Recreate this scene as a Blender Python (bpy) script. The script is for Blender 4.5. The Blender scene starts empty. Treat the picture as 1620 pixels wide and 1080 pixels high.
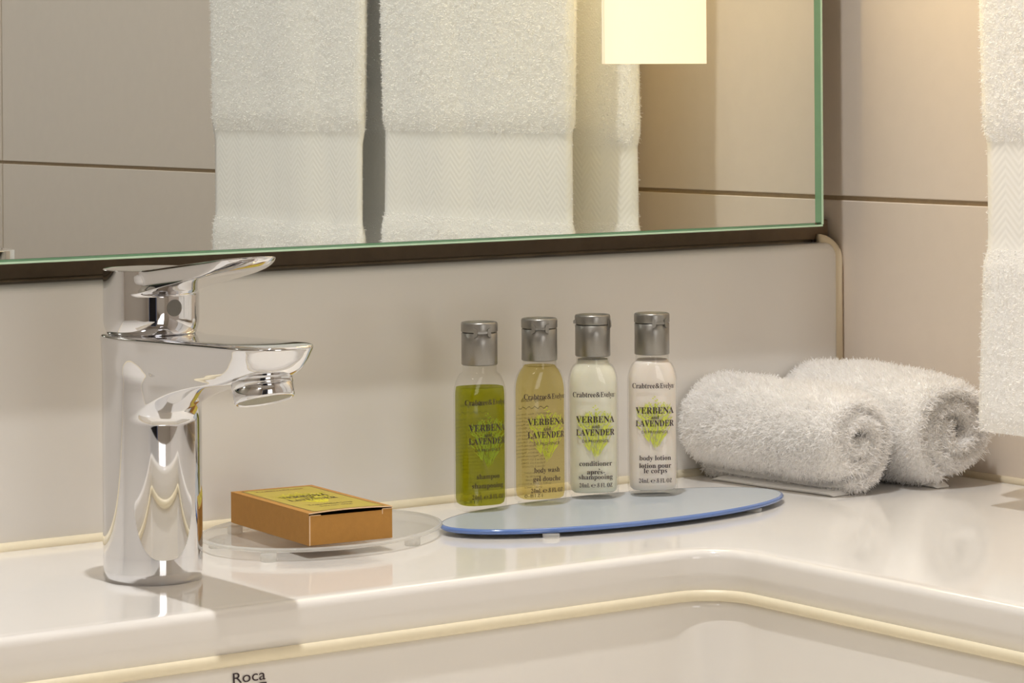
import bpy, math, random
import numpy as np
from mathutils import Matrix, Vector

random.seed(7)
rng = np.random.default_rng(7)
scene = bpy.context.scene
C = scene.collection
MM = 0.001
PI = math.pi


def lin(r, g, b):
    f = lambda c: (c / 12.92) if c <= 0.04045 else ((c + 0.055) / 1.055) ** 2.4
    return (f(r / 255.0), f(g / 255.0), f(b / 255.0), 1.0)


# ------------------------------------------------------------------ camera
FPX, YAW, PIT, ROL, CY = 4532.88, 0.62044, 0.00307, -0.00681, 144.47
cam_d = bpy.data.cameras.new('camera')
cam = bpy.data.objects.new('camera', cam_d)
C.objects.link(cam)
r_ = Vector((math.cos(YAW), -math.sin(YAW), 0))
d_ = Vector((math.sin(YAW), math.cos(YAW), 0))
u_ = Vector((0, 0, 1))
d2 = d_ * math.cos(PIT) - u_ * math.sin(PIT)
u2 = u_ * math.cos(PIT) + d_ * math.sin(PIT)
R_ = r_ * math.cos(ROL) + u2 * math.sin(ROL)
U_ = -r_ * math.sin(ROL) + u2 * math.cos(ROL)
M = Matrix(((R_.x, U_.x, -d2.x, 0.0), (R_.y, U_.y, -d2.y, -1.1875), (R_.z, U_.z, -d2.z, 0.20993), (0, 0, 0, 1)))
cam.matrix_world = M
cam_d.sensor_width = 36.0
cam_d.sensor_fit = 'HORIZONTAL'
cam_d.lens = FPX / 1620 * 36
cam_d.shift_y = -(540 - CY) / 1620
cam_d.clip_start = 0.01
cam_d.clip_end = 20
scene.camera = cam

# ------------------------------------------------------------------ world, lights, exposure
world = bpy.data.worlds.new('world')
scene.world = world
world.use_nodes = True
world.node_tree.nodes['Background'].inputs[0].default_value = (0.9, 0.85, 0.8, 1)
world.node_tree.nodes['Background'].inputs[1].default_value = 0.05


def downlight(name, x, y, power, size, color=(1.0, 0.87, 0.72), spread=150):
    l = bpy.data.lights.new(name, 'AREA')
    l.shape = 'DISK'
    l.size = size
    l.energy = power
    l.color = color
    l.spread = math.radians(spread)
    o = bpy.data.objects.new(name, l)
    C.objects.link(o)
    o.location = (x, y, 1.53)
    return o


downlight('ceiling_downlight_over_basin', 0.56, -0.31, 14.5, 0.04, (0.99, 0.985, 0.975))
downlight('added_room_fill', -0.85, -1.30, 5.0, 0.4, (1.0, 0.98, 0.97))  # large soft disc added as fill light for walls and towels
FILL_STRENGTH = 4.4


vs = scene.view_settings
vs.view_transform = 'Standard'
vs.look = 'None'
vs.gamma = 1.0
vs.use_curve_mapping = False
vs.exposure = -0.44
try:
    scene.cycles.transparent_max_bounces = 32
    scene.cycles.max_bounces = 14
    scene.cycles.diffuse_bounces = 8
    scene.cycles.glossy_bounces = 6
    scene.cycles.sample_clamp_indirect = 4.0
    scene.cycles.use_denoising = True
except Exception:
    pass


# ------------------------------------------------------------------ materials
def principled(name, col, rough=0.5, metal=0.0, noise=0.0, nscale=200.0, bump=0.0, bscale=400.0, coat=0.0, spec=0.5, sss=0.0):
    m = bpy.data.materials.new(name)
    m.use_nodes = True
    nt = m.node_tree
    b = nt.nodes['Principled BSDF']
    b.inputs['Base Color'].default_value = col
    b.inputs['Roughness'].default_value = rough
    b.inputs['Metallic'].default_value = metal
    b.inputs['Coat Weight'].default_value = coat
    b.inputs['Coat Roughness'].default_value = 0.05
    b.inputs['Specular IOR Level'].default_value = spec
    if sss:
        b.inputs['Subsurface Weight'].default_value = sss
        b.inputs['Subsurface Radius'].default_value = (0.01, 0.008, 0.005)
        b.inputs['Subsurface Scale'].default_value = 0.3
    tc = nt.nodes.new('ShaderNodeTexCoord')
    if noise > 0:
        n = nt.nodes.new('ShaderNodeTexNoise')
        n.inputs['Scale'].default_value = nscale
        n.inputs['Detail'].default_value = 5
        nt.links.new(tc.outputs['Object'], n.inputs['Vector'])
        mx = nt.nodes.new('ShaderNodeMix')
        mx.data_type = 'RGBA'
        mx.inputs[6].default_value = tuple(c * (1 - noise) for c in col[:3]) + (1,)
        mx.inputs[7].default_value = tuple(min(1, c * (1 + noise)) for c in col[:3]) + (1,)
        nt.links.new(n.outputs['Fac'], mx.inputs[0])
        nt.links.new(mx.outputs[2], b.inputs['Base Color'])
    if bump > 0:
        n2 = nt.nodes.new('ShaderNodeTexNoise')
        n2.inputs['Scale'].default_value = bscale
        n2.inputs['Detail'].default_value = 4
        nt.links.new(tc.outputs['Object'], n2.inputs['Vector'])
        bp = nt.nodes.new('ShaderNodeBump')
        bp.inputs['Strength'].default_value = bump
        bp.inputs['Distance'].default_value = 0.001
        nt.links.new(n2.outputs['Fac'], bp.inputs['Height'])
        nt.links.new(bp.outputs['Normal'], b.inputs['Normal'])
    return m


def clear_mat(name, col, gloss=1.0, body=None, body_w=0.0, rough=0.03, ior=1.45):
    """see-through coloured plastic or liquid: straight transmission, fresnel gloss, optional milky body"""
    m = bpy.data.materials.new(name)
    m.use_nodes = True
    nt = m.node_tree
    for n in list(nt.nodes):
        nt.nodes.remove(n)
    out = nt.nodes.new('ShaderNodeOutputMaterial')
    tr = nt.nodes.new('ShaderNodeBsdfTransparent')
    tr.inputs[0].default_value = col
    gl = nt.nodes.new('ShaderNodeBsdfGlossy')
    gl.inputs['Roughness'].default_value = rough
    fr = nt.nodes.new('ShaderNodeFresnel')
    fr.inputs['IOR'].default_value = ior
    ml = nt.nodes.new('ShaderNodeMath')
    ml.operation = 'MULTIPLY'
    ml.inputs[1].default_value = gloss
    nt.links.new(fr.outputs[0], ml.inputs[0])
    ge = nt.nodes.new('ShaderNodeNewGeometry')
    inv = nt.nodes.new('ShaderNodeMath')
    inv.operation = 'SUBTRACT'
    inv.inputs[0].default_value = 1.0
    nt.links.new(ge.outputs['Backfacing'], inv.inputs[1])
    fm = nt.nodes.new('ShaderNodeMath')
    fm.operation = 'MULTIPLY'
    nt.links.new(ml.outputs[0], fm.inputs[0])
    nt.links.new(inv.outputs[0], fm.inputs[1])
    base = tr.outputs[0]
    if body is not None:
        df = nt.nodes.new('ShaderNodeBsdfDiffuse')
        df.inputs[0].default_value = body
        tl = nt.nodes.new('ShaderNodeBsdfTranslucent')
        tl.inputs[0].default_value = body
        mb = nt.nodes.new('ShaderNodeMixShader')
        mb.inputs[0].default_value = 0.5
        nt.links.new(df.outputs[0], mb.inputs[1])
        nt.links.new(tl.outputs[0], mb.inputs[2])
        m2 = nt.nodes.new('ShaderNodeMixShader')
        m2.inputs[0].default_value = body_w
        nt.links.new(base, m2.inputs[1])
        nt.links.new(mb.outputs[0], m2.inputs[2])
        base = m2.outputs[0]
    mx = nt.nodes.new('ShaderNodeMixShader')
    nt.links.new(fm.outputs[0], mx.inputs[0])
    nt.links.new(base, mx.inputs[1])
    nt.links.new(gl.outputs[0], mx.inputs[2])
    nt.links.new(mx.outputs[0], out.inputs[0])
    return m


def fabric_mat(name, col, tl_w=0.3):
    m = bpy.data.materials.new(name)
    m.use_nodes = True
    nt = m.node_tree
    for n in list(nt.nodes):
        nt.nodes.remove(n)
    out = nt.nodes.new('ShaderNodeOutputMaterial')
    df = nt.nodes.new('ShaderNodeBsdfDiffuse')
    df.inputs[0].default_value = col
    tl = nt.nodes.new('ShaderNodeBsdfTranslucent')
    tl.inputs[0].default_value = col
    mx = nt.nodes.new('ShaderNodeMixShader')
    mx.inputs[0].default_value = tl_w
    nt.links.new(df.outputs[0], mx.inputs[1])
    nt.links.new(tl.outputs[0], mx.inputs[2])
    nt.links.new(mx.outputs[0], out.inputs[0])
    return m


MT = {}
MT['tile'] = principled('beige_wall_tile', lin(220, 208, 195), 0.5, noise=0.03, nscale=90, bump=0.05, bscale=300)
MT['grout'] = principled('brown_grout', lin(164, 144, 116), 0.9, noise=0.12, nscale=300, bump=0.3)
MT['wall_paint'] = principled('warm_paint', lin(212, 204, 192), 0.7, noise=0.02, nscale=30)
MT['ceiling'] = principled('white_ceiling', lin(235, 230, 222), 0.8, noise=0.02, nscale=30)
MT['floor'] = principled('brown_floor', lin(120, 105, 90), 0.5, noise=0.1, nscale=20)
MT['door'] = principled('dark_door', lin(28, 28, 34), 0.35, noise=0.1, nscale=20)
MT['steel'] = principled('door_frame_metal', lin(120, 140, 190), 0.3, 0.6, noise=0.03)
MT['counter'] = principled('white_solid_surface', lin(231, 227, 222), 0.1, noise=0.012, nscale=60, coat=0.3)
MT['splash'] = principled('white_upstand', lin(223, 219, 213), 0.18, noise=0.012, nscale=60, coat=0.2)
MT['basin'] = principled('basin_ceramic', lin(234, 230, 224), 0.07, noise=0.008, nscale=40, coat=0.4)
MT['silicone'] = principled('yellowed_silicone', lin(237, 226, 198), 0.4, noise=0.05, nscale=150)
MT['silicone_pale'] = principled('pale_silicone', lin(228, 214, 186), 0.4, noise=0.04, nscale=150)
MT['mirror'] = principled('mirror_silver', (0.80, 0.83, 0.80, 1), 0.0, 1.0)
MT['glass_edge'] = principled('green_glass_edge', lin(118, 166, 130), 0.08, 0.0, noise=0.1, nscale=60, coat=0.5)
MT['glass_rim'] = principled('pale_glass_rim', lin(196, 226, 196), 0.1, 0.0, noise=0.05, nscale=60, coat=0.5)
MT['shadow_strip'] = principled('dark_brown_shadow', lin(112, 94, 72), 0.7, noise=0.18, nscale=120, bump=0.4, bscale=150)  # shadow tone below the mirror, put into the colour
MT['mirror_back'] = principled('mirror_backing', lin(70, 62, 52), 0.6, noise=0.05)
MT['chrome'] = principled('chrome', (0.74, 0.74, 0.755, 1), 0.02, 1.0, noise=0.004, nscale=10)
MT['dark_gap'] = principled('dark_gap_tone', lin(25, 24, 26), 0.5, noise=0.05)
MT['button'] = principled('grey_plug', lin(128, 124, 116), 0.4, noise=0.03)
MT['aer_mesh'] = principled('aerator_mesh', lin(150, 146, 128), 0.5, 0.2, noise=0.1, nscale=900, bump=0.4, bscale=1500)
MT['kraft'] = principled('kraft_card', lin(178, 128, 58), 0.75, noise=0.10, nscale=350, bump=0.08, bscale=700)
MT['kraft_cut'] = principled('cut_card_edge', lin(228, 196, 158), 0.85, noise=0.05, nscale=300)
MT['olive'] = principled('olive_print', lin(176, 158, 62), 0.6, noise=0.05, nscale=200)
MT['maroon'] = principled('maroon_ink', lin(112, 62, 52), 0.6, noise=0.03)
MT['ink'] = principled('dark_plum_ink', lin(52, 34, 42), 0.6, noise=0.03)
MT['ink_soft'] = principled('brown_ink', lin(74, 56, 32), 0.6, noise=0.03)
MT['sprig'] = principled('lime_ink', lin(208, 216, 84), 0.6, noise=0.12, nscale=500)
MT['sprig_dark'] = principled('lime_ink_deep', lin(190, 196, 52), 0.6, noise=0.12, nscale=500)
MT['sprig_green'] = principled('green_ink', lin(138, 156, 20), 0.6, noise=0.12, nscale=500)
MT['sprig_box'] = principled('yellow_ink', lin(214, 204, 40), 0.6, noise=0.1, nscale=500)
MT['cap'] = principled('silver_cap_plastic', lin(150, 147, 141), 0.34, 0.85, noise=0.14, nscale=3500, bump=0.05, bscale=4000)
MT['shell'] = clear_mat('clear_plastic', (0.96, 0.96, 0.95, 1), 1.0)
MT['green_liquid'] = clear_mat('green_shampoo', lin(212, 212, 84), 0.25, lin(172, 180, 28), 0.22)
MT['amber_liquid'] = clear_mat('pale_amber_wash', lin(243, 235, 194), 0.25, lin(226, 214, 150), 0.13)
MT['cream_liquid'] = principled('pale_cream', lin(234, 231, 212), 0.35, noise=0.01, sss=0.3)
MT['lotion'] = principled('white_lotion', lin(240, 231, 221), 0.35, noise=0.01, sss=0.3)
MT['acrylic'] = clear_mat('clear_acrylic', (0.95, 0.95, 0.94, 1), 1.0, lin(245, 243, 238), 0.08)
MT['acrylic_edge'] = clear_mat('acrylic_edge', (0.9, 0.9, 0.89, 1), 1.0, lin(246, 245, 242), 0.5)
MT['frost'] = principled('frosted_top', lin(176, 184, 191), 0.25, noise=0.02, nscale=60, coat=0.15)
MT['blue_rim'] = principled('blue_acrylic_rim', lin(92, 122, 182), 0.12, noise=0.08, nscale=60, coat=0.6)
MT['towel'] = fabric_mat('white_terry', lin(253, 252, 251), 0.5)
MT['towel_base'] = principled('white_terry_base', lin(247, 246, 244), 0.95, noise=0.02, nscale=500, bump=0.5, bscale=900, spec=0.1)
MT['towel_band'] = None
MT['shade'] = None


def band_mat():
    m = principled('woven_border', lin(244, 243, 240), 0.85, spec=0.15)
    nt = m.node_tree
    b = nt.nodes['Principled BSDF']
    tc = nt.nodes.new('ShaderNodeTexCoord')
    sep = nt.nodes.new('ShaderNodeSeparateXYZ')
    nt.links.new(tc.outputs['Object'], sep.inputs[0])
    # zigzag: wave whose phase runs up and down with height
    tri = nt.nodes.new('ShaderNodeMath'); tri.operation = 'PINGPONG'; tri.inputs[1].default_value = 0.009
    nt.links.new(sep.outputs['Y'], tri.inputs[0])
    ad = nt.nodes.new('ShaderNodeMath'); ad.operation = 'ADD'
    nt.links.new(sep.outputs['Z'], ad.inputs[0]); nt.links.new(tri.outputs[0], ad.inputs[1])
    ml = nt.nodes.new('ShaderNodeMath'); ml.operation = 'MULTIPLY'; ml.inputs[1].default_value = 2 * PI / 0.0042
    nt.links.new(ad.outputs[0], ml.inputs[0])
    sn = nt.nodes.new('ShaderNodeMath'); sn.operation = 'SINE'
    nt.links.new(ml.outputs[0], sn.inputs[0])
    bp = nt.nodes.new('ShaderNodeBump'); bp.inputs['Strength'].default_value = 0.11; bp.inputs['Distance'].default_value = 0.0005
    nt.links.new(sn.outputs[0], bp.inputs['Height'])
    nt.links.new(bp.outputs['Normal'], b.inputs['Normal'])
    return m


MT['towel_band'] = band_mat()


def emit_mat(name, col, strength):
    m = bpy.data.materials.new(name)
    m.use_nodes = True
    nt = m.node_tree
    b = nt.nodes['Principled BSDF']
    b.inputs['Base Color'].default_value = (0.35, 0.33, 0.3, 1)
    b.inputs['Roughness'].default_value = 0.5
    b.inputs['Emission Color'].default_value = col
    b.inputs['Emission Strength'].default_value = strength
    return m


MT['fill_panel_glow'] = emit_mat('added_fill_glow', (1.0, 0.975, 0.955, 1), FILL_STRENGTH)
MT['shade'] = emit_mat('frosted_lamp_glass', (1.0, 0.785, 0.49, 1), 1.35)
MT['added_core'] = emit_mat('added_core_glow', (1.0, 0.72, 0.30, 1), 19.0)


# ------------------------------------------------------------------ mesh helpers
def mesh_obj(name, verts, faces, material, parent=None, smooth=False, scale=MM):
    me = bpy.data.meshes.new(name)
    v = np.asarray(verts, dtype=float) * scale
    me.from_pydata(v.tolist(), [], [list(map(int, f)) for f in faces])
    me.update()
    if material is not None:
        me.materials.append(material)
    if smooth:
        me.polygons.foreach_set('use_smooth', [True] * len(me.polygons))
    o = bpy.data.objects.new(name, me)
    C.objects.link(o)
    if parent is not None:
        o.parent = parent
    return o


def fast_obj(name, verts, tris, material, parent=None, scale=MM):
    """large triangle soup"""
    me = bpy.data.meshes.new(name)
    nv, nf = len(verts), len(tris)
    me.vertices.add(nv)
    me.vertices.foreach_set('co', (np.asarray(verts, dtype=np.float32) * scale).ravel())
    me.loops.add(nf * 3)
    me.loops.foreach_set('vertex_index', np.asarray(tris, dtype=np.int32).ravel())
    me.polygons.add(nf)
    me.polygons.foreach_set('loop_start', np.arange(0, nf * 3, 3, dtype=np.int32))
    me.update(calc_edges=True)
    me.materials.append(material)
    o = bpy.data.objects.new(name, me)
    C.objects.link(o)
    if parent is not None:
        o.parent = parent
    return o


def empty(name, loc=(0, 0, 0), rz=0.0):
    o = bpy.data.objects.new(name, None)
    C.objects.link(o)
    o.location = (loc[0] * MM, loc[1] * MM, loc[2] * MM)
    o.rotation_euler = (0, 0, rz)
    o.empty_display_size = 0.02
    return o


def tag(o, label, cat, group=None):
    o['label'] = label
    o['category'] = cat
    if group:
        o['group'] = group
    return o


def struct(o):
    o['kind'] = 'structure'
    return o


def loft(rows, close_bottom=True, close_top=True):
    """rows: list of (N,3) arrays, each a closed ring -> verts, faces"""
    n = len(rows[0])
    verts = np.concatenate(rows)
    faces = []
    for i in range(len(rows) - 1):
        a, b = i * n, (i + 1) * n
        for j in range(n):
            k = (j + 1) % n
            faces.append((a + j, a + k, b + k, b + j))
    if close_bottom:
        faces.append(tuple(reversed(range(n))))
    if close_top:
        o = (len(rows) - 1) * n
        faces.append(tuple(range(o, o + n)))
    return verts, faces


def ring(a, b, z, n=64, p=2.0, cx=0.0, cy=0.0):
    t = np.linspace(0, 2 * PI, n, endpoint=False)
    c, s = np.cos(t), np.sin(t)
    x = a * np.sign(c) * np.abs(c) ** (2 / p)
    y = b * np.sign(s) * np.abs(s) ** (2 / p)
    return np.stack([x + cx, y + cy, np.full(n, z)], 1)


def box_vf(x0, x1, y0, y1, z0, z1, bev=0.0):
    """box with optionally bevelled edges (all 12) as verts, faces"""
    if bev <= 0:
        v = [(x, y, z) for z in (z0, z1) for y in (y0, y1) for x in (x0, x1)]
        f = [(0, 2, 3, 1), (4, 5, 7, 6), (0, 1, 5, 4), (2, 6, 7, 3), (0, 4, 6, 2), (1, 3, 7, 5)]
        return np.array(v, float), f
    import bmesh
    bm = bmesh.new()
    vs_ = [bm.verts.new(p) for p in [(x, y, z) for z in (z0, z1) for y in (y0, y1) for x in (x0, x1)]]
    for f in [(0, 2, 3, 1), (4, 5, 7, 6), (0, 1, 5, 4), (2, 6, 7, 3), (0, 4, 6, 2), (1, 3, 7, 5)]:
        bm.faces.new([vs_[i] for i in f])
    bmesh.ops.bevel(bm, geom=bm.edges[:], offset=bev, segments=2, affect='EDGES', profile=0.5)
    bm.verts.index_update()
    v = np.array([p.co[:] for p in bm.verts])
    f = [tuple(p.index for p in fc.verts) for fc in bm.faces]
    bm.free()
    return v, f


def box(name, x0, x1, y0, y1, z0, z1, material, parent=None, bev=0.0):
    v, f = box_vf(x0, x1, y0, y1, z0, z1, bev)
    return mesh_obj(name, v, f, material, parent)


def rrect(x0, x1, y0, y1, r, z, nseg=14, nside=10):
    """rounded rectangle ring, counter-clockwise"""
    pts = []
    for cx, cy, a0 in ((x1 - r, y1 - r, 0), (x0 + r, y1 - r, PI / 2), (x0 + r, y0 + r, PI), (x1 - r, y0 + r, 1.5 * PI)):
        for i in range(nseg + 1):
            a = a0 + PI / 2 * i / nseg
            pts.append((cx + r * math.cos(a), cy + r * math.sin(a)))
    # points along the straight sides
    out = []
    m = len(pts)
    for i in range(m):
        p, q = pts[i], pts[(i + 1) % m]
        out.append(p)
        if (i + 1) % (nseg + 1) == 0:
            for k in range(1, nside):
                out.append((p[0] + (q[0] - p[0]) * k / nside, p[1] + (q[1] - p[1]) * k / nside))
    return np.array([(x, y, z) for x, y in out])


def tube_along(pts, rad, n=10):
    """simple tube along polyline"""
    pts = np.asarray(pts, float)
    rows = []
    for i, p in enumerate(pts):
        t = pts[min(i + 1, len(pts) - 1)] - pts[max(i - 1, 0)]
        t /= np.linalg.norm(t)
        up = np.array([0, 0, 1.0]) if abs(t[2]) < 0.9 else np.array([1.0, 0, 0])
        a = np.cross(t, up); a /= np.linalg.norm(a)
        b = np.cross(t, a)
        ang = np.linspace(0, 2 * PI, n, endpoint=False)
        rows.append(p + rad * (np.outer(np.cos(ang), a) + np.outer(np.sin(ang), b)))
    return loft(rows)


# ------------------------------------------------------------------ room shell
XR = 1076.7          # right wall plane
YB = 22.0            # tiled back wall plane
XL, YF, ZC, ZF = -1100.0, -2300.0, 1550.0, -860.0


def tiled_wall(name, axis, us, zs, plane, back):
    """base slab in grout colour and one child per tile. axis 'x': wall plane x=plane, us along y; axis 'y': plane y=plane, us along x"""
    g = 1.25
    if axis == 'x':
        w = box(name, plane + 1.2, plane + 60, us[0], us[-1], zs[0], zs[-1], MT['grout'])
    else:
        w = box(name, us[0], us[-1], plane + 1.2, plane + 60, zs[0], zs[-1], MT['grout'])
    struct(w)
    cache = {}
    for i in range(len(us) - 1):
        for j in range(len(zs) - 1):
            du, dz = us[i + 1] - us[i], zs[j + 1] - zs[j]
            key = (round(du, 1), round(dz, 1))
            u0, z0 = us[i] + g, zs[j] + g
            if key not in cache:
                if axis == 'x':
                    v, f = box_vf(0, 6, 0, du - 2 * g, 0, dz - 2 * g, 0.5)
                else:
                    v, f = box_vf(0, du - 2 * g, 0, 6, 0, dz - 2 * g, 0.5)
                o = mesh_obj('tile', v, f, MT['tile'], w)
                cache[key] = o.data
            else:
                o = bpy.data.objects.new('tile', cache[key])
                C.objects.link(o)
                o.parent = w
            o.location = ((plane, u0, z0) if axis == 'x' else (u0, plane, z0))
            o.location = tuple(c * MM for c in o.location)
    return w


ZS = [ZF, -756, -456, -156, 144.4, 444, 744, 1044, 1344, ZC]
tiled_wall('wall_right', 'x', [YF, -1705, -1105, -505, YB + 60], ZS, XR, None)
tiled_wall('wall_back', 'y', [XL, -723, -123, 477, XR + 60], ZS, YB, None)
struct(box('wall_left', XL - 60, XL, YF, YB + 60, ZF, ZC, MT['wall_paint']))
struct(box('wall_front', XL - 60, XR + 60, YF - 60, YF, ZF, ZC, MT['wall_paint']))
struct(box('ceiling', XL - 60, XR + 60, YF - 60, YB + 60, ZC, ZC + 60, MT['ceiling']))
struct(box('floor', XL - 60, XR + 60, YF - 60, YB + 60, ZF - 60, ZF, MT['floor']))
# framed glowing panel added on the wall behind the camera as soft fill light
wn = struct(box('fill_panel_1', 80, 640, YF + 0.5, YF + 6, 0, 1000, MT['fill_panel_glow']))
for q in ((20, 78, -60, 1060), (642, 700, -60, 1060), (80, 640, -60, -2), (80, 640, 1002, 1060)):
    box('fill_panel_frame', q[0], q[1], YF + 0.5, YF + 26, q[2], q[3], MT['ceiling'], wn, 2)
# dark doorway behind the photographer, mirrored in the chrome
dr = struct(box('door_1', -800, -110, YF, YF + 30, ZF, 1180, MT['door'], bev=2))
box('door_frame', -860, -802, YF, YF + 40, ZF, 1240, MT['steel'], dr, 2)
box('door_frame', -108, -50, YF, YF + 40, ZF, 1240, MT['steel'], dr, 2)
box('door_frame', -860, -50, YF, YF + 40, 1182, 1240, MT['steel'], dr, 2)

# ------------------------------------------------------------------ countertop, basin, upstand
SX0, SX1, SY1, SY0 = 343.0, 825.4, -188.9, -500.0
RC = 24.0
ct = empty('countertop', (584, -280, -25))
tag(ct, 'glossy white solid-surface vanity top with a cut-out for the basin', 'countertop')


def abs_child(o, parent):
    """parent an object whose mesh is in world millimetres"""
    o.parent = parent
    o.matrix_parent_inverse = parent.matrix_basis.inverted()
    return o


bpy.context.view_layer.update()
rows = []
inner0 = rrect(SX0, SX1, SY0, SY1, RC, 0)
cx0, cy0 = (SX0 + SX1) / 2, (SY0 + SY1) / 2


def off_ring(d, z):
    return rrect(SX0 - d, SX1 + d, SY0 - d, SY1 + d, RC + d, z)


def outer_proj(rg, x0, x1, y0, y1, z):
    out = []
    for x, y, _ in rg:
        dx, dy = x - cx0, y - cy0
        t = min(((x1 - cx0) / dx if dx > 0 else (x0 - cx0) / dx) if abs(dx) > 1e-6 else 1e9,
                ((y1 - cy0) / dy if dy > 0 else (y0 - cy0) / dy) if abs(dy) > 1e-6 else 1e9)
        out.append((cx0 + dx * t, cy0 + dy * t, z))
    return np.array(out)


CX0, CX1, CY0, CY1 = -500.0, XR - 0.3, -600.0, 20.0
er = 4.0
rows = [outer_proj(off_ring(30, 0), CX0, CX1, CY0, CY1, 0), off_ring(30, 0), off_ring(er + 6, 0)]
for k in range(0, 9):
    a = PI / 2 * k / 8
    rows.append(off_ring(er - er * math.sin(a), -er + er * math.cos(a)))
rows += [off_ring(0, -10), off_ring(0, -18), off_ring(30, -18), outer_proj(off_ring(30, 0), CX0, CX1, CY0, CY1, -18)]
rows.append(rows[0])
v, f = loft(rows, False, False)
# move the projected outer points nearest each corner exactly onto it
v = np.asarray(v)
n = len(inner0)
for base in (0, (len(rows) - 2) * n, (len(rows) - 1) * n):
    for X_, Y_ in ((CX0, CY0), (CX0, CY1), (CX1, CY0), (CX1, CY1)):
        i = base + int(np.argmin(np.hypot(v[base:base + n, 0] - X_, v[base:base + n, 1] - Y_)))
        v[i, 0], v[i, 1] = X_, Y_
f = [tuple(reversed(q)) for q in f]
slab = mesh_obj('slab', v, f, MT['counter'], None, True)
abs_child(slab, ct)
# yellowed sealant between slab and basin
rows = [off_ring(1.0, -17.5), off_ring(-0.8, -18.0), off_ring(-1.6, -19.5), off_ring(-1.6, -21.5), off_ring(-0.6, -22.8), off_ring(1.5, -23)]
v, f = loft(rows, False, False)
abs_child(mesh_obj('sealant_bead', v, [tuple(reversed(q)) for q in f], MT['silicone'], None, True), ct)
# sealant bead along the upstand and along the side wall
v, f = tube_along([(CX0, -0.6, 0.4), (XR - 1, -0.6, 0.4)], 3.2, 12)
abs_child(mesh_obj('sealant_bead', v, f, MT['silicone'], None, True), ct)
v, f = tube_along([(XR - 0.6, -4, 0.4), (XR - 0.6, CY0, 0.4)], 2.8, 12)
abs_child(mesh_obj('sealant_bead', v, f, MT['silicone_pale'], None, True), ct)
# front apron so that the slab does not float
abs_child(box('apron', CX0, CX1, CY0, CY0 + 18, -60, -18.2, MT['counter'], None, 2), ct)

bs = empty('washbasin', (584, -345, -165))
tag(bs, 'white ceramic undermount washbasin with dark maker lettering on its back wall', 'basin')
bpy.context.view_layer.update()


def bas_ring(d, z, r):
    return rrect(SX0 + d, SX1 - d, SY0 + d, SY1 - d, r, z)


rows = [bas_ring(-25, -18.6, 49), bas_ring(-25, -23, 49), bas_ring(-0.9, -23, 25), bas_ring(-0.9, -26, 25)]
for k in range(1, 9):
    rows.append(bas_ring(-0.9 + 7.5 * (k / 8), -26 - 82 * k / 8, 24 + 1.2 * k))
for k in range(1, 10):
    a = PI / 2 * k / 9
    rows.append(bas_ring(6.6 + 34 * (1 - math.cos(a)), -108 - 34 * math.sin(a), 33.6 + 20 * (k / 9)))
rows.append(bas_ring(100, -144, 50))
rows.append(bas_ring(140, -145, 14))
v, f = loft(rows, False, True)
f = [tuple(reversed(q)) for q in f]
abs_child(mesh_obj('bowl', v, f, MT['basin'], None, True), bs)

up = empty('upstand', (480, 11, 0))
tag(up, 'pale solid-surface upstand along the back of the countertop below the mirror', 'backsplash')
bpy.context.view_layer.update()
UX1, UZ = 1070.5, 120.0
# slab with rounded front edge: front outline with a rounded top right corner, lofted in y
def up_outline(d, y):
    r = 7.0
    x0, x1, z0, z1 = CX0, UX1 - d, 0.3, UZ - d
    pts = [(x0, y, z0), (x1, y, z0)]
    for k in range(0, 9):
        a = PI / 2 * k / 8
        pts.append((x1 - r + r * math.cos(a), y, z1 - r + r * math.sin(a)))
    pts.append((x0, y, z1))
    return np.array(pts)
rows = [up_outline(0, 20.5), up_outline(0, 4)]
for k in range(1, 7):
    a = PI / 2 * k / 6
    rows.append(up_outline(4 * (1 - math.cos(a)), 4 - 4 * math.sin(a)))
v, f = loft(rows, True, True)
abs_child(mesh_obj('panel', v, [tuple(reversed(q)) for q in f], MT['splash'], None, False), up)
# sealant between its end and the side wall
def bead_pts():
    r = 8.0
    pts = [(UX1 + 1.6, 5, 1.0), (UX1 + 1.6, 5, UZ - r)]
    for k in range(1, 9):
        a = PI / 2 * k / 8
        pts.append((UX1 + 1.6 - r + r * math.cos(a), 5 + 6 * k / 8, UZ - r + r * math.sin(a) + 0.6))
    return pts
v, f = tube_along(bead_pts(), 4.2, 10)
abs_child(mesh_obj('sealant_bead', v, f, MT['silicone_pale'], None, True), up)
# grey ragged bead where the upstand meets the tiles
pts = []
for i in range(161):
    x = CX0 + (UX1 - 4 - CX0) * i / 160
    pts.append((x, 19.2 + 0.5 * math.sin(i * 1.7), UZ - 0.4 + 0.5 * math.sin(i * 2.3 + 1) + 0.4 * random.random()))
v, f = tube_along(pts, 2.2, 8)
abs_child(mesh_obj('sealant_bead', v, f, MT['grout'], None, True), up)

# ------------------------------------------------------------------ mirror
YM, XM, ZM = -15.0, 1046.5, 130.7
mi = empty('wall_mirror', (300, 0, ZM))
tag(mi, 'large frameless wall mirror with a green glass edge above the upstand', 'mirror')
bpy.context.view_layer.update()
MX0, MZ1 = -700.0, 1100.0
abs_child(box('glass', MX0 + 2, XM - 6.5, YM, YM + 4, ZM + 1.8, MZ1 - 2, MT['mirror']), mi)
abs_child(box('backing', MX0 + 40, XM - 40, YM + 4.2, YB - 0.5, ZM + 40, MZ1 - 40, MT['mirror_back']), mi)
abs_child(box('shadow_strip', MX0 + 20, XR - 2.5, 13.0, YB - 0.3, 121.4, ZM + 1.5, MT['shadow_strip'], None, 0.6), mi)  # dark strip standing in for the shadow on the wall under the mirror
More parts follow.
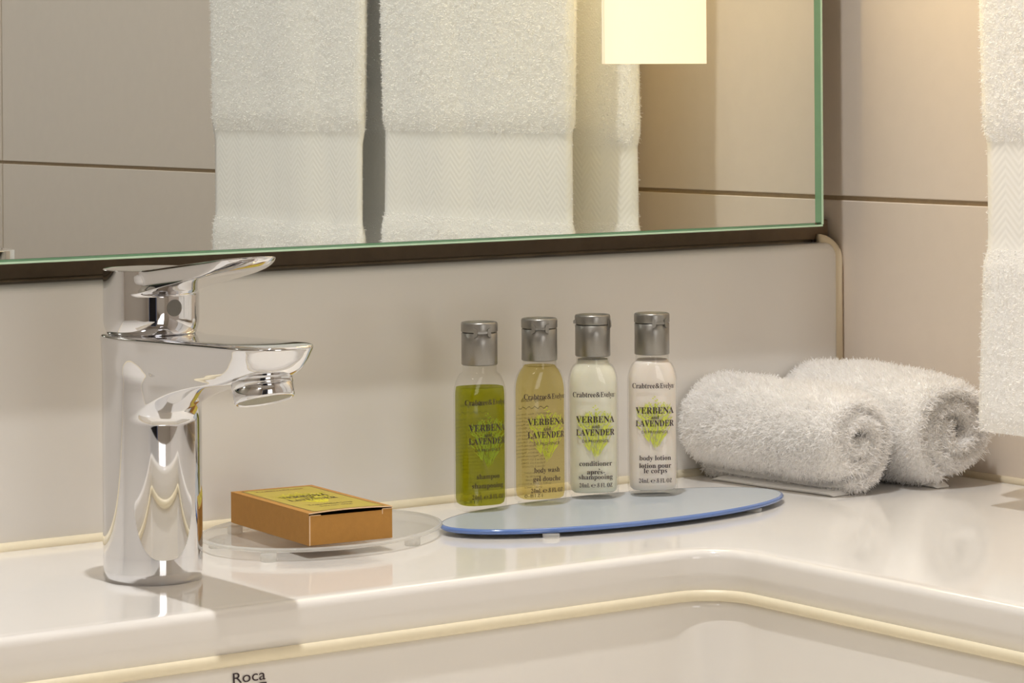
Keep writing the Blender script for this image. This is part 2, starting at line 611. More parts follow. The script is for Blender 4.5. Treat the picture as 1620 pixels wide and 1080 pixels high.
# polished edge strips: a deep green body and a pale outer rim
abs_child(box('polished_edge', XM - 6.4, XM - 1.6, YM + 0.3, YM + 4, ZM + 1.9, MZ1 - 2, MT['glass_edge'], None, 0.25), mi)
abs_child(box('edge_rim', XM - 1.5, XM, YM + 0.1, YM + 5, ZM + 0.6, MZ1, MT['glass_rim'], None, 0.5), mi)
abs_child(box('polished_edge', MX0, XM - 6.5, YM + 0.15, YM + 4.6, ZM + 0.7, ZM + 1.75, MT['glass_edge'], None, 0.2), mi)
abs_child(box('edge_rim', MX0, XM - 0.6, YM + 0.1, YM + 5, ZM - 0.4, ZM + 0.65, MT['glass_rim'], None, 0.3), mi)

# ------------------------------------------------------------------ mirror lamp
LX, LR, LZ0, LZ1 = 929.5, 33.0, 219.2, 480.0
LDEP = 0.40
la = empty('mirror_lamp', (LX, YM, LZ0))
tag(la, 'glowing frosted glass lamp with a warm light fixed to the mirror', 'lamp')
ang = np.linspace(PI, 2 * PI, 41)
def half_ring(R, z):
    o = [(R * math.cos(a), (R - LR * (1 - LDEP)) * math.sin(a) - 0.2, z) for a in ang]
    return np.array(o)
def arc_shell(R0, R1, z0, z1):
    rws = [np.concatenate([half_ring(R0, z), half_ring(R1, z)[::-1]]) for z in (z0, z1)]
    return loft(rws)
v, f = arc_shell(LR, LR - 1.5, 0, 70)
mesh_obj('shade', v, f, MT['shade'], la)
v, f = arc_shell(LR, LR - 1.5, 70.2, LZ1 - LZ0)
mesh_obj('added_glow_tube', v, f, MT['added_core'], la)  # unseen upper part, its strong glow added to warm the side wall
v, f = loft([half_ring(LR - 1.7, 0.4), half_ring(LR - 1.7, 1.8)])
mesh_obj('shade_base', v, f, MT['shade'], la)
v, f = loft([half_ring(LR + 1, LZ1 - LZ0 + 0.5), half_ring(LR + 1, LZ1 - LZ0 + 8)])
mesh_obj('end_cap', v, f, MT['chrome'], la)


# ------------------------------------------------------------------ lettering
class Letters:
    def __init__(self):
        self.req = {}

    def get(self, s, res=2):
        return self.req[(s, res)]

    def prepare(self, items):
        objs = []
        for s, res in items:
            if (s, res) in self.req:
                continue
            cu = bpy.data.curves.new('t', 'FONT')
            cu.body = s
            cu.size = 1.0
            cu.align_x = 'CENTER'
            cu.resolution_u = res
            o = bpy.data.objects.new('t', cu)
            C.objects.link(o)
            objs.append((s, res, o, cu))
            self.req[(s, res)] = None
        bpy.context.view_layer.update()
        dg = bpy.context.evaluated_depsgraph_get()
        for s, res, o, cu in objs:
            ev = o.evaluated_get(dg)
            me = ev.to_mesh()
            me.calc_loop_triangles()
            vv = np.zeros(len(me.vertices) * 3)
            me.vertices.foreach_get('co', vv)
            tt = np.zeros(len(me.loop_triangles) * 3, dtype=np.int32)
            me.loop_triangles.foreach_get('vertices', tt)
            vv = vv.reshape(-1, 3)[:, :2]
            if len(vv):
                vv = vv - np.array([(vv[:, 0].min() + vv[:, 0].max()) / 2, 0])
            self.req[(s, res)] = (vv, tt.reshape(-1, 3))
            ev.to_mesh_clear()
        for s, res, o, cu in objs:
            bpy.data.objects.remove(o)
            bpy.data.curves.remove(cu)


LT = Letters()


def serif(s):
    """bold serif letter shapes"""
    out = ''
    for ch in s:
        if 'A' <= ch <= 'Z':
            out += chr(0x1D400 + ord(ch) - 65)
        elif 'a' <= ch <= 'z':
            out += chr(0x1D41A + ord(ch) - 97)
        elif '0' <= ch <= '9':
            out += chr(0x1D7CE + ord(ch) - 48)
        else:
            out += ch
    return out


def place(s, cx, base, height, width=None, res=2, slant=0.0):
    """2-D triangles of a string: cap height and total width in mm"""
    v, t = LT.get(s, res)
    v = v.copy()
    if not len(v):
        return v, t
    h = 0.70
    sc = height / h
    sx = sc if width is None else width / max(1e-6, (v[:, 0].max() - v[:, 0].min()))
    v = v * np.array([sx, sc])
    v[:, 0] += slant * v[:, 1]
    return v + np.array([cx, base]), t


def join2d(parts):
    V, T, o = [], [], 0
    for v, t in parts:
        V.append(v); T.append(t + o); o += len(v)
    return np.concatenate(V), np.concatenate(T)


def leaf2d(x, y, ang, L, w):
    c, s = math.cos(ang), math.sin(ang)
    pts = [(0, 0), (0.3 * L, w), (0.65 * L, w * 0.8), (L, 0), (0.65 * L, -w * 0.55), (0.3 * L, -w * 0.7)]
    v = np.array([(x + c * a - s * b, y + s * a + c * b) for a, b in pts])
    return v, np.array([(0, 5, 1), (1, 5, 4), (1, 4, 2), (2, 4, 3)])


def sprig2d(width, height, seed, dense=1.0):
    """shield of pointed leaves below and small buds above, base tip at (0,0)"""
    r = random.Random(seed)
    parts = []
    hw = width / 2

    def half_width(t):
        return hw * (min(1.0, (t / 0.42) ** 0.8) if t < 0.42 else (1.0 - 0.10 * (t - 0.42)) * (1 if t < 0.8 else math.sqrt(max(0.05, 1 - ((t - 0.8) / 0.24) ** 2))))
    # stems fanning out of the tip
    for k in range(9):
        top = (k - 4) / 4
        xe = top * hw * 0.9
        ye = height * (0.99 - 0.20 * abs(top) ** 1.5) * r.uniform(0.92, 1.0)
        a = math.atan2(ye, xe)
        parts.append(leaf2d(0, 0, a, math.hypot(xe, ye), 0.10))
        # clustered buds towards the top of each stem
        for q in range(int(15 * dense)):
            t = r.uniform(0.66, 1.0)
            parts.append(leaf2d(xe * t + r.uniform(-.75, .75), ye * t + r.uniform(-.5, .5), r.uniform(0, 6.28), height * r.uniform(.022, .04), height * 0.014))
    # slender leaves filling a shield outline
    for q in range(int(150 * dense)):
        t = r.uniform(0.04, 0.72)
        w = half_width(t)
        x = r.uniform(-w, w) * 0.78
        y = t * height
        a = PI / 2 - (x / hw) * 0.95 + r.uniform(-0.35, 0.35)
        ll = height * r.uniform(0.09, 0.17)
        if abs(x + math.cos(a) * ll) > half_width(min(1, t + 0.08)) * 1.03:
            ll *= 0.5
        parts.append(leaf2d(x, y, a, ll, ll * r.uniform(0.055, 0.10)))
    return join2d(parts)


# ------------------------------------------------------------------ bottles
BA, BB, BN = 12.3, 9.4, 3.0
prof = [(0.0, 9.6, 6.8, 2.8), (0.35, 10.8, 8.0, 2.9), (1.1, 11.7, 8.9, 3.0), (2.4, 12.2, 9.35, 3.0), (4.0, 12.3, 9.4, 3.0)]
for z in np.linspace(8, 56, 13):
    prof.append((z, 12.3, 9.4, 3.0))
for k in range(1, 11):
    t = k / 10
    e = math.sin(t * PI / 2)
    q = 1 - math.sqrt(max(0.0, 1 - t * t))
    q = 0.75 * q + 0.25 * t * t
    prof.append((56 + 10.5 * t, 12.3 + (8.35 - 12.3) * q, 9.4 + (8.35 - 9.4) * q, 3.0 + (2.0 - 3.0) * t))
prof += [(68.5, 8.2, 8.2, 2.0), (70.6, 8.2, 8.2, 2.0)]
PZ = np.array([p[0] for p in prof])


def prof_at(z):
    return tuple(np.interp(z, PZ, [p[i] for p in prof]) for i in (1, 2, 3))


# arc-length table of the straight section, measured from the front centre (-y side)
_t = np.linspace(-PI, PI, 4001)
_c, _s = np.sin(_t), -np.cos(_t)
_X = BA * np.sign(_c) * np.abs(_c) ** (2 / BN)
_Y = BB * np.sign(_s) * np.abs(_s) ** (2 / BN)
_S = np.concatenate([[0], np.cumsum(np.hypot(np.diff(_X), np.diff(_Y)))])
_S -= np.interp(0.0, _t, _S)


def wrap(v2, z0, back=False, off=0.26):
    """map flat print (mm) onto the bottle wall; x -> arc length, y -> height"""
    x = np.interp(v2[:, 0], _S, _X)
    y = np.interp(v2[:, 0], _S, _Y)
    nx = np.sign(x) * np.abs(x / BA) ** (BN - 1) / BA
    ny = np.sign(y) * np.abs(y / BB) ** (BN - 1) / BB
    l = np.hypot(nx, ny) + 1e-12
    x, y = x + off * nx / l, y + off * ny / l
    if back:
        x, y = -x, -y
    return np.stack([x, y, v2[:, 1] + z0], 1)


FRONT = {
    'shampoo': (['shampoo', 'shampooing'], [16.2, 11.8], [11.8, 16.4]),
    'body wash': (['body wash', 'gel douche'], [16.4, 12.2], [13.2, 14.2]),
    'conditioner': (['conditioner', 'apr\u00e8s-', 'shampooing'], [16.7, 12.6, 10.1], [16.2, 8.8, 16.8]),
    'body lotion': (['body lotion', 'lotion pour', 'le corps'], [18.3, 14.5, 12.0], [15.8, 16.0, 11.6]),
}
LIFT = {'shampoo': 1.0, 'body wash': 1.4, 'conditioner': 0.0, 'body lotion': 3.4}
BACK = ['INGREDIENTS: Water, Ammonium', 'Laureth Sulfate, Sodium Laureth', 'Sulfate, Cocamidopropyl Betaine,', 'Sodium Chloride, Sodium Magnesium',
        'PEG-3 Distearate, PEG-150', 'Disodium Laureth Sulfosuccinate,', 'Propylene Glycol, Citric Acid,', 'Panthenol, Hydrolyzed Silk,',
        'Extract, Verbena Officinalis', 'Leaf Extract, Lavandula Flower', 'Extract, Methylchloroisothiazolinone,', 'Methylisothiazolinone, Magnesium',
        'Chloride, Magnesium Nitrate,', 'Yellow 5 (CI 19140)', 'Yellow 6 (CI 15985)', 'Green 5 (CI 61570)']
BACK2 = ['MADE IN EGYPT', 'MARKETED BY', 'LABORATORIES', 'GUEST SUPPLY, A SYSCO CO.', 'QUEBEC CANADA']
BRAND_PARTS = [(serif('Crabtree'), -6.1, 12.2), ('&', 1.35, 2.3), (serif('Evelyn'), 6.6, 7.6)]
VOL_PARTS = [(serif('24mL'), -5.6, 5.0), ('\u212e', -1.3, 2.2), (serif('.8 FL OZ'), 4.3, 8.0)]
need = [(s, 2) for s, _, _ in BRAND_PARTS + VOL_PARTS] + [(serif(s), 2) for s in ('VERBENA', 'and', 'LAVENDER', 'apres-')]
need += [('DE PROVENCE', 2), ('Roca', 4), ('\u2019', 2), ('1S18-0', 2), ('Triple-Milled Soap', 2), ('Savon 40g', 2)]
for k in FRONT:
    need += [(serif(s), 2) for s in FRONT[k][0]]
need += [(serif(k), 2) for k in ('shampoo', 'body wash')]
need += [(s, 1) for s in BACK + BACK2]
LT.prepare(need)


def flat_obj(name, v3, tris, material, parent):
    return fast_obj(name, v3, tris, material, parent)


def bottle(x, y, z, rot, kind, liquid, level, cap_rot, seethrough, label, sprig='sprig'):
    b = empty('toiletry_bottle', (x, y, z), rot)
    tag(b, label, 'bottle', 'toiletry bottles on the frosted dish')
    N = 72
    rows = [ring(p[1], p[2], p[0], N, p[3]) for p in prof]
    v, f = loft(rows, True, True)
    body = mesh_obj('bottle_body', v, f, MT['shell'], b, True)
    # contents, one wall thickness inside
    zs = [3.0] + [q for q in np.linspace(3.8, level, 28)]
    rows = []
    for i, q in enumerate(zs):
        a, bb, n_ = prof_at(max(q, 3.4))
        ins = 0.75 + (1.6 if i == 0 else (0.5 if i == 1 else 0))
        rows.append(ring(a - ins, bb - ins, q, N, n_))
    a, bb, n_ = prof_at(level)
    rows.append(ring(a - 1.6, bb - 1.6, level - 0.35, N, n_))
    v, f = loft(rows, True, True)
    lq = mesh_obj('contents', v, f, liquid, b, True)
    lq['label'] = {'shampoo': 'bright green shampoo', 'body wash': 'pale amber body wash', 'conditioner': 'pale cream conditioner', 'body lotion': 'white body lotion'}[kind]
    # flip-top cap
    cap = empty('cap', (0, 0, 0), cap_rot)
    cap.parent = b
    def cyl(prof_, n=56):
        return loft([ring(r, r, zz, n) for zz, r in prof_], True, True)
    v, f = cyl([(70.2, 8.0), (70.0, 8.5), (70.4, 8.75), (80, 8.7), (85.3, 8.7), (85.6, 8.1)])
    o = mesh_obj('cap_base', v, f, MT['cap'], cap, True)
    lid = [(85.62, 8.1), (86.0, 8.8), (86.3, 8.85), (89.6, 8.85), (90.3, 8.6), (90.55, 8.1), (90.4, 7.4), (89.9, 6.5), (89.7, 3.0)]
    v, f = cyl(lid)
    o = mesh_obj('lid', v, f, MT['cap'], cap, True)
    # bow-tie hinge on the -y side: two wings and a bar
    def hinge_piece(pts, yy0=-9.5, yy1=-8.2):
        P = []
        for px, pz in pts:
            ca = px / 8.8
            P.append((px, pz))
        r0, r1 = -yy1, -yy0
        v = [(r1 * math.sin(px / 8.8), -r1 * math.cos(px / 8.8), pz) for px, pz in pts] + [(r0 * math.sin(px / 8.8), -r0 * math.cos(px / 8.8), pz) for px, pz in pts]
        n = len(pts)
        f = [tuple(range(n)), tuple(reversed(range(n, 2 * n)))] + [(i, i + n, (i + 1) % n + n, (i + 1) % n) for i in range(n)]
        return v, f
    for sd in (-1, 1):
        pts = [(sd * 4.1, 83.4), (sd * 2.5, 84.3), (sd * 2.2, 86.2), (sd * 2.5, 87.6), (sd * 4.1, 88.4)]
        if sd < 0:
            pts = pts[::-1]
        v, f = hinge_piece(pts)
        mesh_obj('hinge_wing', v, [tuple(reversed(q)) for q in f], MT['cap'], cap)
    v, f = hinge_piece([(-2.2, 85.3), (2.2, 85.3), (2.2, 86.5), (-2.2, 86.5)], -9.35, -8.4)
    mesh_obj('hinge_bar', v, f, MT['cap'], cap)
    # thumb lip on the other side
    lip = [(8.6 * math.sin(a), 8.6 * math.cos(a)) for a in np.linspace(-0.45, 0.45, 9)]
    lip2 = [(9.6 * math.sin(a), 9.6 * math.cos(a)) for a in np.linspace(-0.42, 0.42, 9)]
    ringp = lip + lip2[::-1]
    v, f = loft([np.array([(px, py, zz) for px, py in ringp]) for zz in (86.2, 87.6)])
    mesh_obj('thumb_lip', v, f, MT['cap'], cap)
    # printed front
    Z0 = 22.0
    dz = LIFT[kind]
    parts = [place(s, cx, 0, 2.6, w) for s, cx, w in BRAND_PARTS]
    parts.append(place('\u2019', 10.7, 0.2, 1.6))
    v2, t = join2d(parts)
    v2[:, 0] *= 0.93
    flat_obj('brand_lettering', wrap(v2, 50.5 + dz), t, MT['ink'], b)
    v2, t = sprig2d(19.5, 27.5, 3, 1.1)
    flat_obj('plant_print', wrap(v2, 19.8 + dz, off=0.12), t, MT[sprig], b)
    parts = [place(serif('VERBENA'), 0, 38.0, 3.25, 19.2), place(serif('and'), 0, 35.3, 1.8, 3.9), place(serif('LAVENDER'), 0, 31.7, 3.1, 19.2)]
    v2, t = join2d(parts)
    flat_obj('title_lettering', wrap(v2, dz), t, MT['ink'], b)
    v2, t = place('DE PROVENCE', 0, 28.3, 1.3, 13.2)
    flat_obj('subtitle_lettering', wrap(v2, dz), t, MT['ink'], b)
    parts = []
    for s, base, w in zip(*FRONT[kind]):
        ss = serif(s)
        if '\u00e8' in s:
            ss = serif(s.replace('\u00e8', 'e'))
            v2, t = place(ss, 0, base, 2.45, w)
            parts.append((v2, t))
            parts.append((np.array([(1.2, base + 2.75), (1.75, base + 2.05), (2.1, base + 2.05), (1.75, base + 2.75)]), np.array([(0, 1, 2), (0, 2, 3)])))
        else:
            parts.append(place(ss, 0, base, 2.45, w))
    v2, t = join2d(parts)
    flat_obj('product_lettering', wrap(v2, 0), t, MT['ink'], b)
    v2, t = join2d([place(s, cx, 0, 2.1, w) for s, cx, w in VOL_PARTS])
    flat_obj('volume_lettering', wrap(v2, 6.2 + 0.3 * dz), t, MT['ink'], b)
    if seethrough:
        # back label, read in reverse through the contents
        parts = [place(serif(kind), 0, 48.8, 2.0, 12.5)]
        rr = random.Random(5)
        # one line of flowing script
        cur = []
        for i in range(26):
            xx = -8 + 16 * i / 25
            cur.append((xx, 45.6 + 0.55 * math.sin(i * 1.3) + 0.25 * math.sin(i * 3.1)))
        for i in range(25):
            (xa, ya), (xb, yb) = cur[i], cur[i + 1]
            parts.append((np.array([(xa, ya), (xb, yb), (xb, yb + 0.34), (xa, ya + 0.34)]), np.array([(0, 1, 2), (0, 2, 3)])))
        for i, s in enumerate(BACK):
            parts.append(place(s, 0, 42.2 - 1.72 * i, 0.95, min(19.5, 0.66 * len(s)), 1))
        for i, s in enumerate(BACK2):
            parts.append(place(s, 0, 13.2 - 1.75 * i, 0.9, min(19.0, 0.72 * len(s)), 1))
        v2, t = join2d(parts)
        flat_obj('back_lettering', wrap(v2, 0, True), t, MT['ink'], b)
        v2, t = place('1S18-0', 0, 1.6, 1.7, 9.5)
        flat_obj('batch_code', wrap(v2, 0, True, 0.0), t, MT['ink'], b)
    return b


DZ = 4.4   # top of the frosted dish
# camera azimuth at each bottle: front (-y) turned towards camera then by the extra angle
def face_cam(x, y, extra):
    return math.atan2(-(0 - x), -(-(1187.5) - y) * -1) if False else math.atan2((0 - x), -(-1187.5 - y)) + math.radians(extra)


bottle(788.3, -55.9, DZ, face_cam(788, -56, 24), 'shampoo', MT['green_liquid'], 59.4, math.radians(-14), True,
       'clear bottle of bright green shampoo with silver cap, leftmost on the frosted dish', 'sprig_green')
bottle(823.5, -56.6, DZ, face_cam(823, -57, 21), 'body wash', MT['amber_liquid'], 67.6, math.radians(-18), True,
       'clear bottle of pale amber body wash beside the green shampoo', 'sprig_dark')
bottle(856.7, -55.9, DZ, face_cam(857, -56, 7), 'conditioner', MT['cream_liquid'], 68.6, math.radians(78), False,
       'pale cream conditioner bottle between the amber body wash and the white lotion')
bottle(885.1, -67.2, DZ, face_cam(885, -67, 8), 'body lotion', MT['lotion'], 67.6, math.radians(20), False,
       'white body lotion bottle with silver cap, rightmost on the frosted dish')

# ------------------------------------------------------------------ dishes
def oval_dish(name, cx, cy, rot, a, b, z0, th, top_mat, rim_mat, feet, foot_r, foot_mat, label, floor_mat=None):
    d = empty(name, (cx, cy, 0), rot)
    tag(d, label, 'dish')
    N = 128
    # plate
    r1 = [ring(a - 3, b - 3, z0 + 0.1, N), ring(a - 1.6, b - 1.6, z0, N), ring(a - 1.6, b - 1.6, z0 + th - 0.05, N), ring(a - 3, b - 3, z0 + th, N)]
    v, f = loft(r1, True, True)
    mesh_obj('plate', v, f, top_mat, d, False)
    # rounded rim
    rows = []
    for k in range(0, 17):
        t = -PI / 2 + PI * k / 16
        o = 1.6 * math.cos(t)
        rows.append(ring(a - 1.6 + o, b - 1.6 + o, z0 + th / 2 + th / 2 * math.sin(t), N))
    v, f = loft(rows, False, False)
    mesh_obj('rim', v, f, rim_mat, d, True)
    for fx, fy in feet:
        p = Matrix.Rotation(-rot, 2) @ Vector((fx - cx, fy - cy))
        rows = [ring(foot_r * 0.92, foot_r * 0.92, 0.02, 24, 2, p.x, p.y), ring(foot_r, foot_r, 0.3, 24, 2, p.x, p.y), ring(foot_r, foot_r, z0, 24, 2, p.x, p.y)]
        v, f = loft(rows)
        mesh_obj('foot', v, f, foot_mat, d, True)
    return d


oval_dish('oval_dish', 845.2, -89.6, 0.0, 99.7, 42.7, 1.9, 2.5, MT['frost'], MT['blue_rim'],
          [(781.4, -122.6), (906.7, -119), (781.4, -56), (909, -60)], 4.0, MT['acrylic_edge'],
          'frosted oval dish with a blue rim carrying the four bottles')
oval_dish('oval_dish', 695, -62.3, math.radians(19), 64.1, 49.8, 3.7, 1.9, MT['acrylic'], MT['acrylic_edge'],
          [(644.5, -99), (719, -101), (645, -52), (737, -50), (672, -22)], 3.6, MT['acrylic_edge'],
          'clear acrylic oval dish under the brown cardboard box')

# ------------------------------------------------------------------ soap box
bx = empty('soap_box', (0, 0, 0))
bx.location = (686.2 * MM, -66.0 * MM, 5.75 * MM)
bx.rotation_euler = (0, 0, math.radians(-5.0))
tag(bx, 'small brown cardboard soap box with a green printed lid on the clear dish', 'box')
HX, HY, HZ = 21.0, 40.5, 14.2
t_ = 0.5
box('side_panel', -HX, -HX + t_, -HY + 0.4, HY, 0, HZ, MT['kraft'], bx, 0.15)
box('side_panel', HX - t_, HX, -HY + 0.4, HY, 0, HZ, MT['kraft'], bx, 0.15)
box('back_panel', -HX + t_, HX - t_, HY - t_, HY, 0, HZ - 0.3, MT['kraft'], bx, 0.1)
box('bottom_panel', -HX + t_, HX - t_, -HY + t_, HY - t_, 0, t_, MT['kraft'], bx)
# end flap with two corner slits
fv = [(-HX + 0.9, 0.1), (HX - 0.1, 0.1), (HX - 0.1, HZ - 0.7), (HX - 5.0, HZ - 0.7), (HX - 5.0, HZ - 2.6), (HX - 5.5, HZ - 1.2), (-HX + 6.2, HZ - 1.2), (-HX + 6.0, HZ - 0.9), (-HX + 0.9, HZ - 1.0)]
n = len(fv)
v = [(x, -HY, z) for x, z in fv] + [(x, -HY + t_, z) for x, z in fv]
f = [tuple(range(n)), tuple(reversed(range(n, 2 * n)))] + [(i, i + n, (i + 1) % n + n, (i + 1) % n) for i in range(n)]
mesh_obj('end_flap', v, f, MT['kraft'], bx)
# pale cut edges
box('cut_edge', -HX + 0.35, -HX + 0.85, -HY - 0.12, -HY + 0.3, 0.1, HZ - 0.9, MT['kraft_cut'], bx)
box('cut_edge', -HX + 0.9, -HX + 6.0, -HY - 0.1, -HY + 0.2, HZ - 1.05, HZ - 0.75, MT['kraft_cut'], bx)
box('cut_edge', HX - 5.3, HX - 4.9, -HY - 0.12, -HY + 0.2, HZ - 3.0, HZ - 0.8, MT['kraft_cut'], bx)
box('cut_edge', HX - 5.0, HX - 0.1, -HY - 0.1, -HY + 0.2, HZ - 0.85, HZ - 0.55, MT['kraft_cut'], bx)
# lid panel slightly bowed up at the open end
def lid_z(x, y):
    w = max(0.0, (-y + 0.0) / HY)
    return HZ + 0.15 + 0.9 * w ** 3 * (1 - (x / HX) ** 2) * 0.8
NXL, NYL = 12, 18
vv, ff = [], []
for k, zo in enumerate((0.0, -0.4)):
    for j in range(NYL + 1):
        for i in range(NXL + 1):
            x = -HX + 2 * HX * i / NXL
            y = -HY - 0.2 + (2 * HY + 0.2) * j / NYL
            vv.append((x, y, lid_z(x, y) + zo))
W_ = NXL + 1
q0 = W_ * (NYL + 1)
for j in range(NYL):
    for i in range(NXL):
        a = j * W_ + i
        ff.append((a, a + 1, a + W_ + 1, a + W_))
        ff.append((q0 + a, q0 + a + W_, q0 + a + W_ + 1, q0 + a + 1))
for i in range(NXL):
    ff.append((i, q0 + i, q0 + i + 1, i + 1))
    a = NYL * W_ + i
    ff.append((a, a + 1, q0 + a + 1, q0 + a))
for j in range(NYL):
    a = j * W_
    ff.append((a, a + W_, q0 + a + W_, q0 + a))
    a = j * W_ + NXL
    ff.append((a, q0 + a, q0 + a + W_, a + W_))
mesh_obj('lid_panel', vv, ff, MT['kraft'], bx, False)
pts = [(-HX, -HY - 0.32), (HX, -HY - 0.32)]
vv = []
for i in range(NXL + 1):
    x = -HX + 2 * HX * i / NXL
    z = lid_z(x, -HY)
    vv += [(x, -HY - 0.34, z - 0.38), (x, -HY - 0.34, z + 0.05), (x, -HY + 0.1, z + 0.05)]
ff = []
for i in range(NXL):
    a = 3 * i
    ff += [(a, a + 3, a + 4, a + 1), (a + 1, a + 4, a + 5, a + 2)]
mesh_obj('cut_edge', vv, ff, MT['kraft_cut'], bx)


def lid_print(name, v2, t, material, off):
    v3 = np.array([(x, y, lid_z(x, y) + off) for x, y in v2])
    return fast_obj(name, v3, t, material, bx)


def grid_rect(x0, x1, y0, y1, nx=10, ny=16):
    v = [(x0 + (x1 - x0) * i / nx, y0 + (y1 - y0) * j / ny) for j in range(ny + 1) for i in range(nx + 1)]
    t = []
    for j in range(ny):
        for i in range(nx):
            a = j * (nx + 1) + i
            t += [(a, a + 1, a + nx + 2), (a, a + nx + 2, a + nx + 1)]
    return np.array(v), np.array(t)


v2, t = grid_rect(-17.6, 18.6, -39.2, 37.5)
lid_print('printed_label', v2, t, MT['olive'], 0.06)
parts = []
for (x0, x1, y0, y1) in ((-17.2, 18.2, 36.4, 37.0), (-17.2, 18.2, -38.6, -38.0), (-17.2, -16.7, -38, 36.4), (17.7, 18.2, -38, 36.4)):
    parts.append(grid_rect(x0, x1, y0, y1, 4, 12))
v2, t = join2d(parts)
lid_print('label_border', v2, t, MT['maroon'], 0.12)
v2, t = sprig2d(27, 38, 9, 1.0)
lid_print('plant_print', v2 + np.array([0.5, -15.5]), t, MT['sprig_box'], 0.10)
parts = [place(serif('VERBENA'), 0.5, 5.5, 5.2, 24), place(serif('and'), 0.5, 1.6, 2.6, 5), place(serif('LAVENDER'), 0.5, -4.5, 5.2, 24)]
v2, t = join2d(parts)
lid_print('title_lettering', v2, t, MT['ink_soft'], 0.16)
v2, t = join2d([place(s, cx * 1.05 + 0.5, 30.0, 2.4, w * 1.05) for s, cx, w in BRAND_PARTS])
lid_print('brand_lettering', v2, t, MT['maroon'], 0.16)
v2, t = join2d([place('Triple-Milled Soap', 0.5, -20.5, 3.0, 22), place('Savon 40g', 0.5, -26, 2.6, 16)])
lid_print('small_lettering', v2, t, MT['ink_soft'], 0.16)

# ------------------------------------------------------------------ basin maker lettering
v2, t = place('Roca', 0, 0, 4.3, 15.0, 4)
v3 = np.stack([v2[:, 0], np.zeros(len(v2)), v2[:, 1]], 1)
parts_v = [v3]
lo = fast_obj('maker_lettering', v3, t, MT['ink'], None)
lo.location = (582.0 * MM, (SY1 + 0.1) * MM, -30.0 * MM)
lo.rotation_euler = (math.radians(-4), 0, 0)
bpy.context.view_layer.update()
lo.parent = bs
lo.matrix_parent_inverse = bs.matrix_basis.inverted()
lm = box('maker_mark', 586.6, 589.6, SY1 - 0.55, SY1 - 0.1, -34.2, -31.0, MT['ink'], None)
abs_child(lm, bs)

# ------------------------------------------------------------------ faucet
fa = empty('basin_faucet', (584.2, -104.5, 0))
tag(fa, 'chrome single-lever basin faucet standing on the white countertop', 'faucet')


def smax(a, b, k):
    h = np.clip(0.5 + 0.5 * (a - b) / k, 0, 1)
    return b * (1 - h) + a * h + k * h * (1 - h)


def polar_body(R_of_z, tongue, zlist, k, shear, nth=260, top_rows=True, R0=21.0):
    """horizontal sections: circle joined smoothly with a tongue towards -y"""
    # angle measured from -y; denser near the tongue
    u = np.linspace(-1, 1, nth, endpoint=False)
    al = PI * (0.42 * u + 0.58 * u ** 3)
    rows = []
    tz = np.array([q[0] for q in tongue]); tl = np.array([q[1] for q in tongue]); tw = np.array([q[2] for q in tongue])
    for z in zlist:
        R = R_of_z(z)
        L = np.interp(z, tz, tl)
        W = np.interp(z, tz, tw)
        W = min(W, max(L, 0.5))
        c = max(L - W, 0.0)
        sa, ca = np.abs(np.sin(al)), np.cos(al)
        cap = c * ca + np.sqrt(np.maximum(W * W - (c * sa) ** 2, 0))
        side = W / np.maximum(sa, 1e-6)
        rt = np.where(np.arctan2(sa, ca) < math.atan2(W, c + 1e-9), cap, side)
        rt = np.where(ca < 0, np.minimum(side, W), rt)
        r = smax(np.minimum(rt, L + 0.01), np.full_like(rt, R), k)
        x, y = r * np.sin(al), -r * np.cos(al)
        rows.append(np.stack([x, y, z + shear * np.maximum(0, -y - 14)], 1))
    if top_rows:
        last = rows[-1]
        zt = zlist[-1]
        for s_, dz in ((0.985, 0.25), (0.9, 0.32), (0.6, 0.32), (0.25, 0.32)):
            xy = last[:, :2] * s_
            rows.append(np.stack([xy[:, 0], xy[:, 1], zt + dz + shear * np.maximum(0, -xy[:, 1] - 14)], 1))
    return loft(rows, True, True)


def smooth_curve(pts, n):
    """resample control rows (z, L, W) with Catmull-Rom"""
    P = np.array(pts, float)
    out = []
    m = len(P)
    for i in range(m - 1):
        p0, p1, p2, p3 = P[max(i - 1, 0)], P[i], P[i + 1], P[min(i + 2, m - 1)]
        for t in np.linspace(0, 1, n, endpoint=False):
            out.append(0.5 * ((2 * p1) + (-p0 + p2) * t + (2 * p0 - 5 * p1 + 4 * p2 - p3) * t * t + (-p0 + 3 * p1 - 3 * p2 + p3) * t ** 3))
    out.append(P[-1])
    return np.array(out)


FR = 21.1
sp = [(0, 2, 12), (46, 2, 12), (60, 7, 12), (67, 14, 12), (71.5, 21, 12), (75, 28, 12.3), (78.2, 36, 12.6), (81, 46, 12.8), (83.3, 57, 12.9), (85.2, 69, 13.0),
      (86.6, 81, 13.2), (88.0, 92, 13.6), (90.2, 101, 14.6), (93.2, 107.5, 15.8), (97, 111.7, 16.8), (100.5, 114.2, 17.5), (102.4, 115.2, 17.9), (103.2, 114.9, 17.9), (103.7, 114.0, 17.5), (103.95, 112.6, 16.6)]
spc = smooth_curve(sp, 7)
zl = spc[:, 0]
v, f = polar_body(lambda z: FR - (0.5 if z < 0.3 else 0.0), spc, zl, 7.0, 0.028)
mesh_obj('body', v, f, MT['chrome'], fa, True)
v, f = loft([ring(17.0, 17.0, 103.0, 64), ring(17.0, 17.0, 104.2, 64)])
mesh_obj('seat_ring', v, f, MT['dark_gap'], fa)  # near-black colour gives the dark gap under the handle
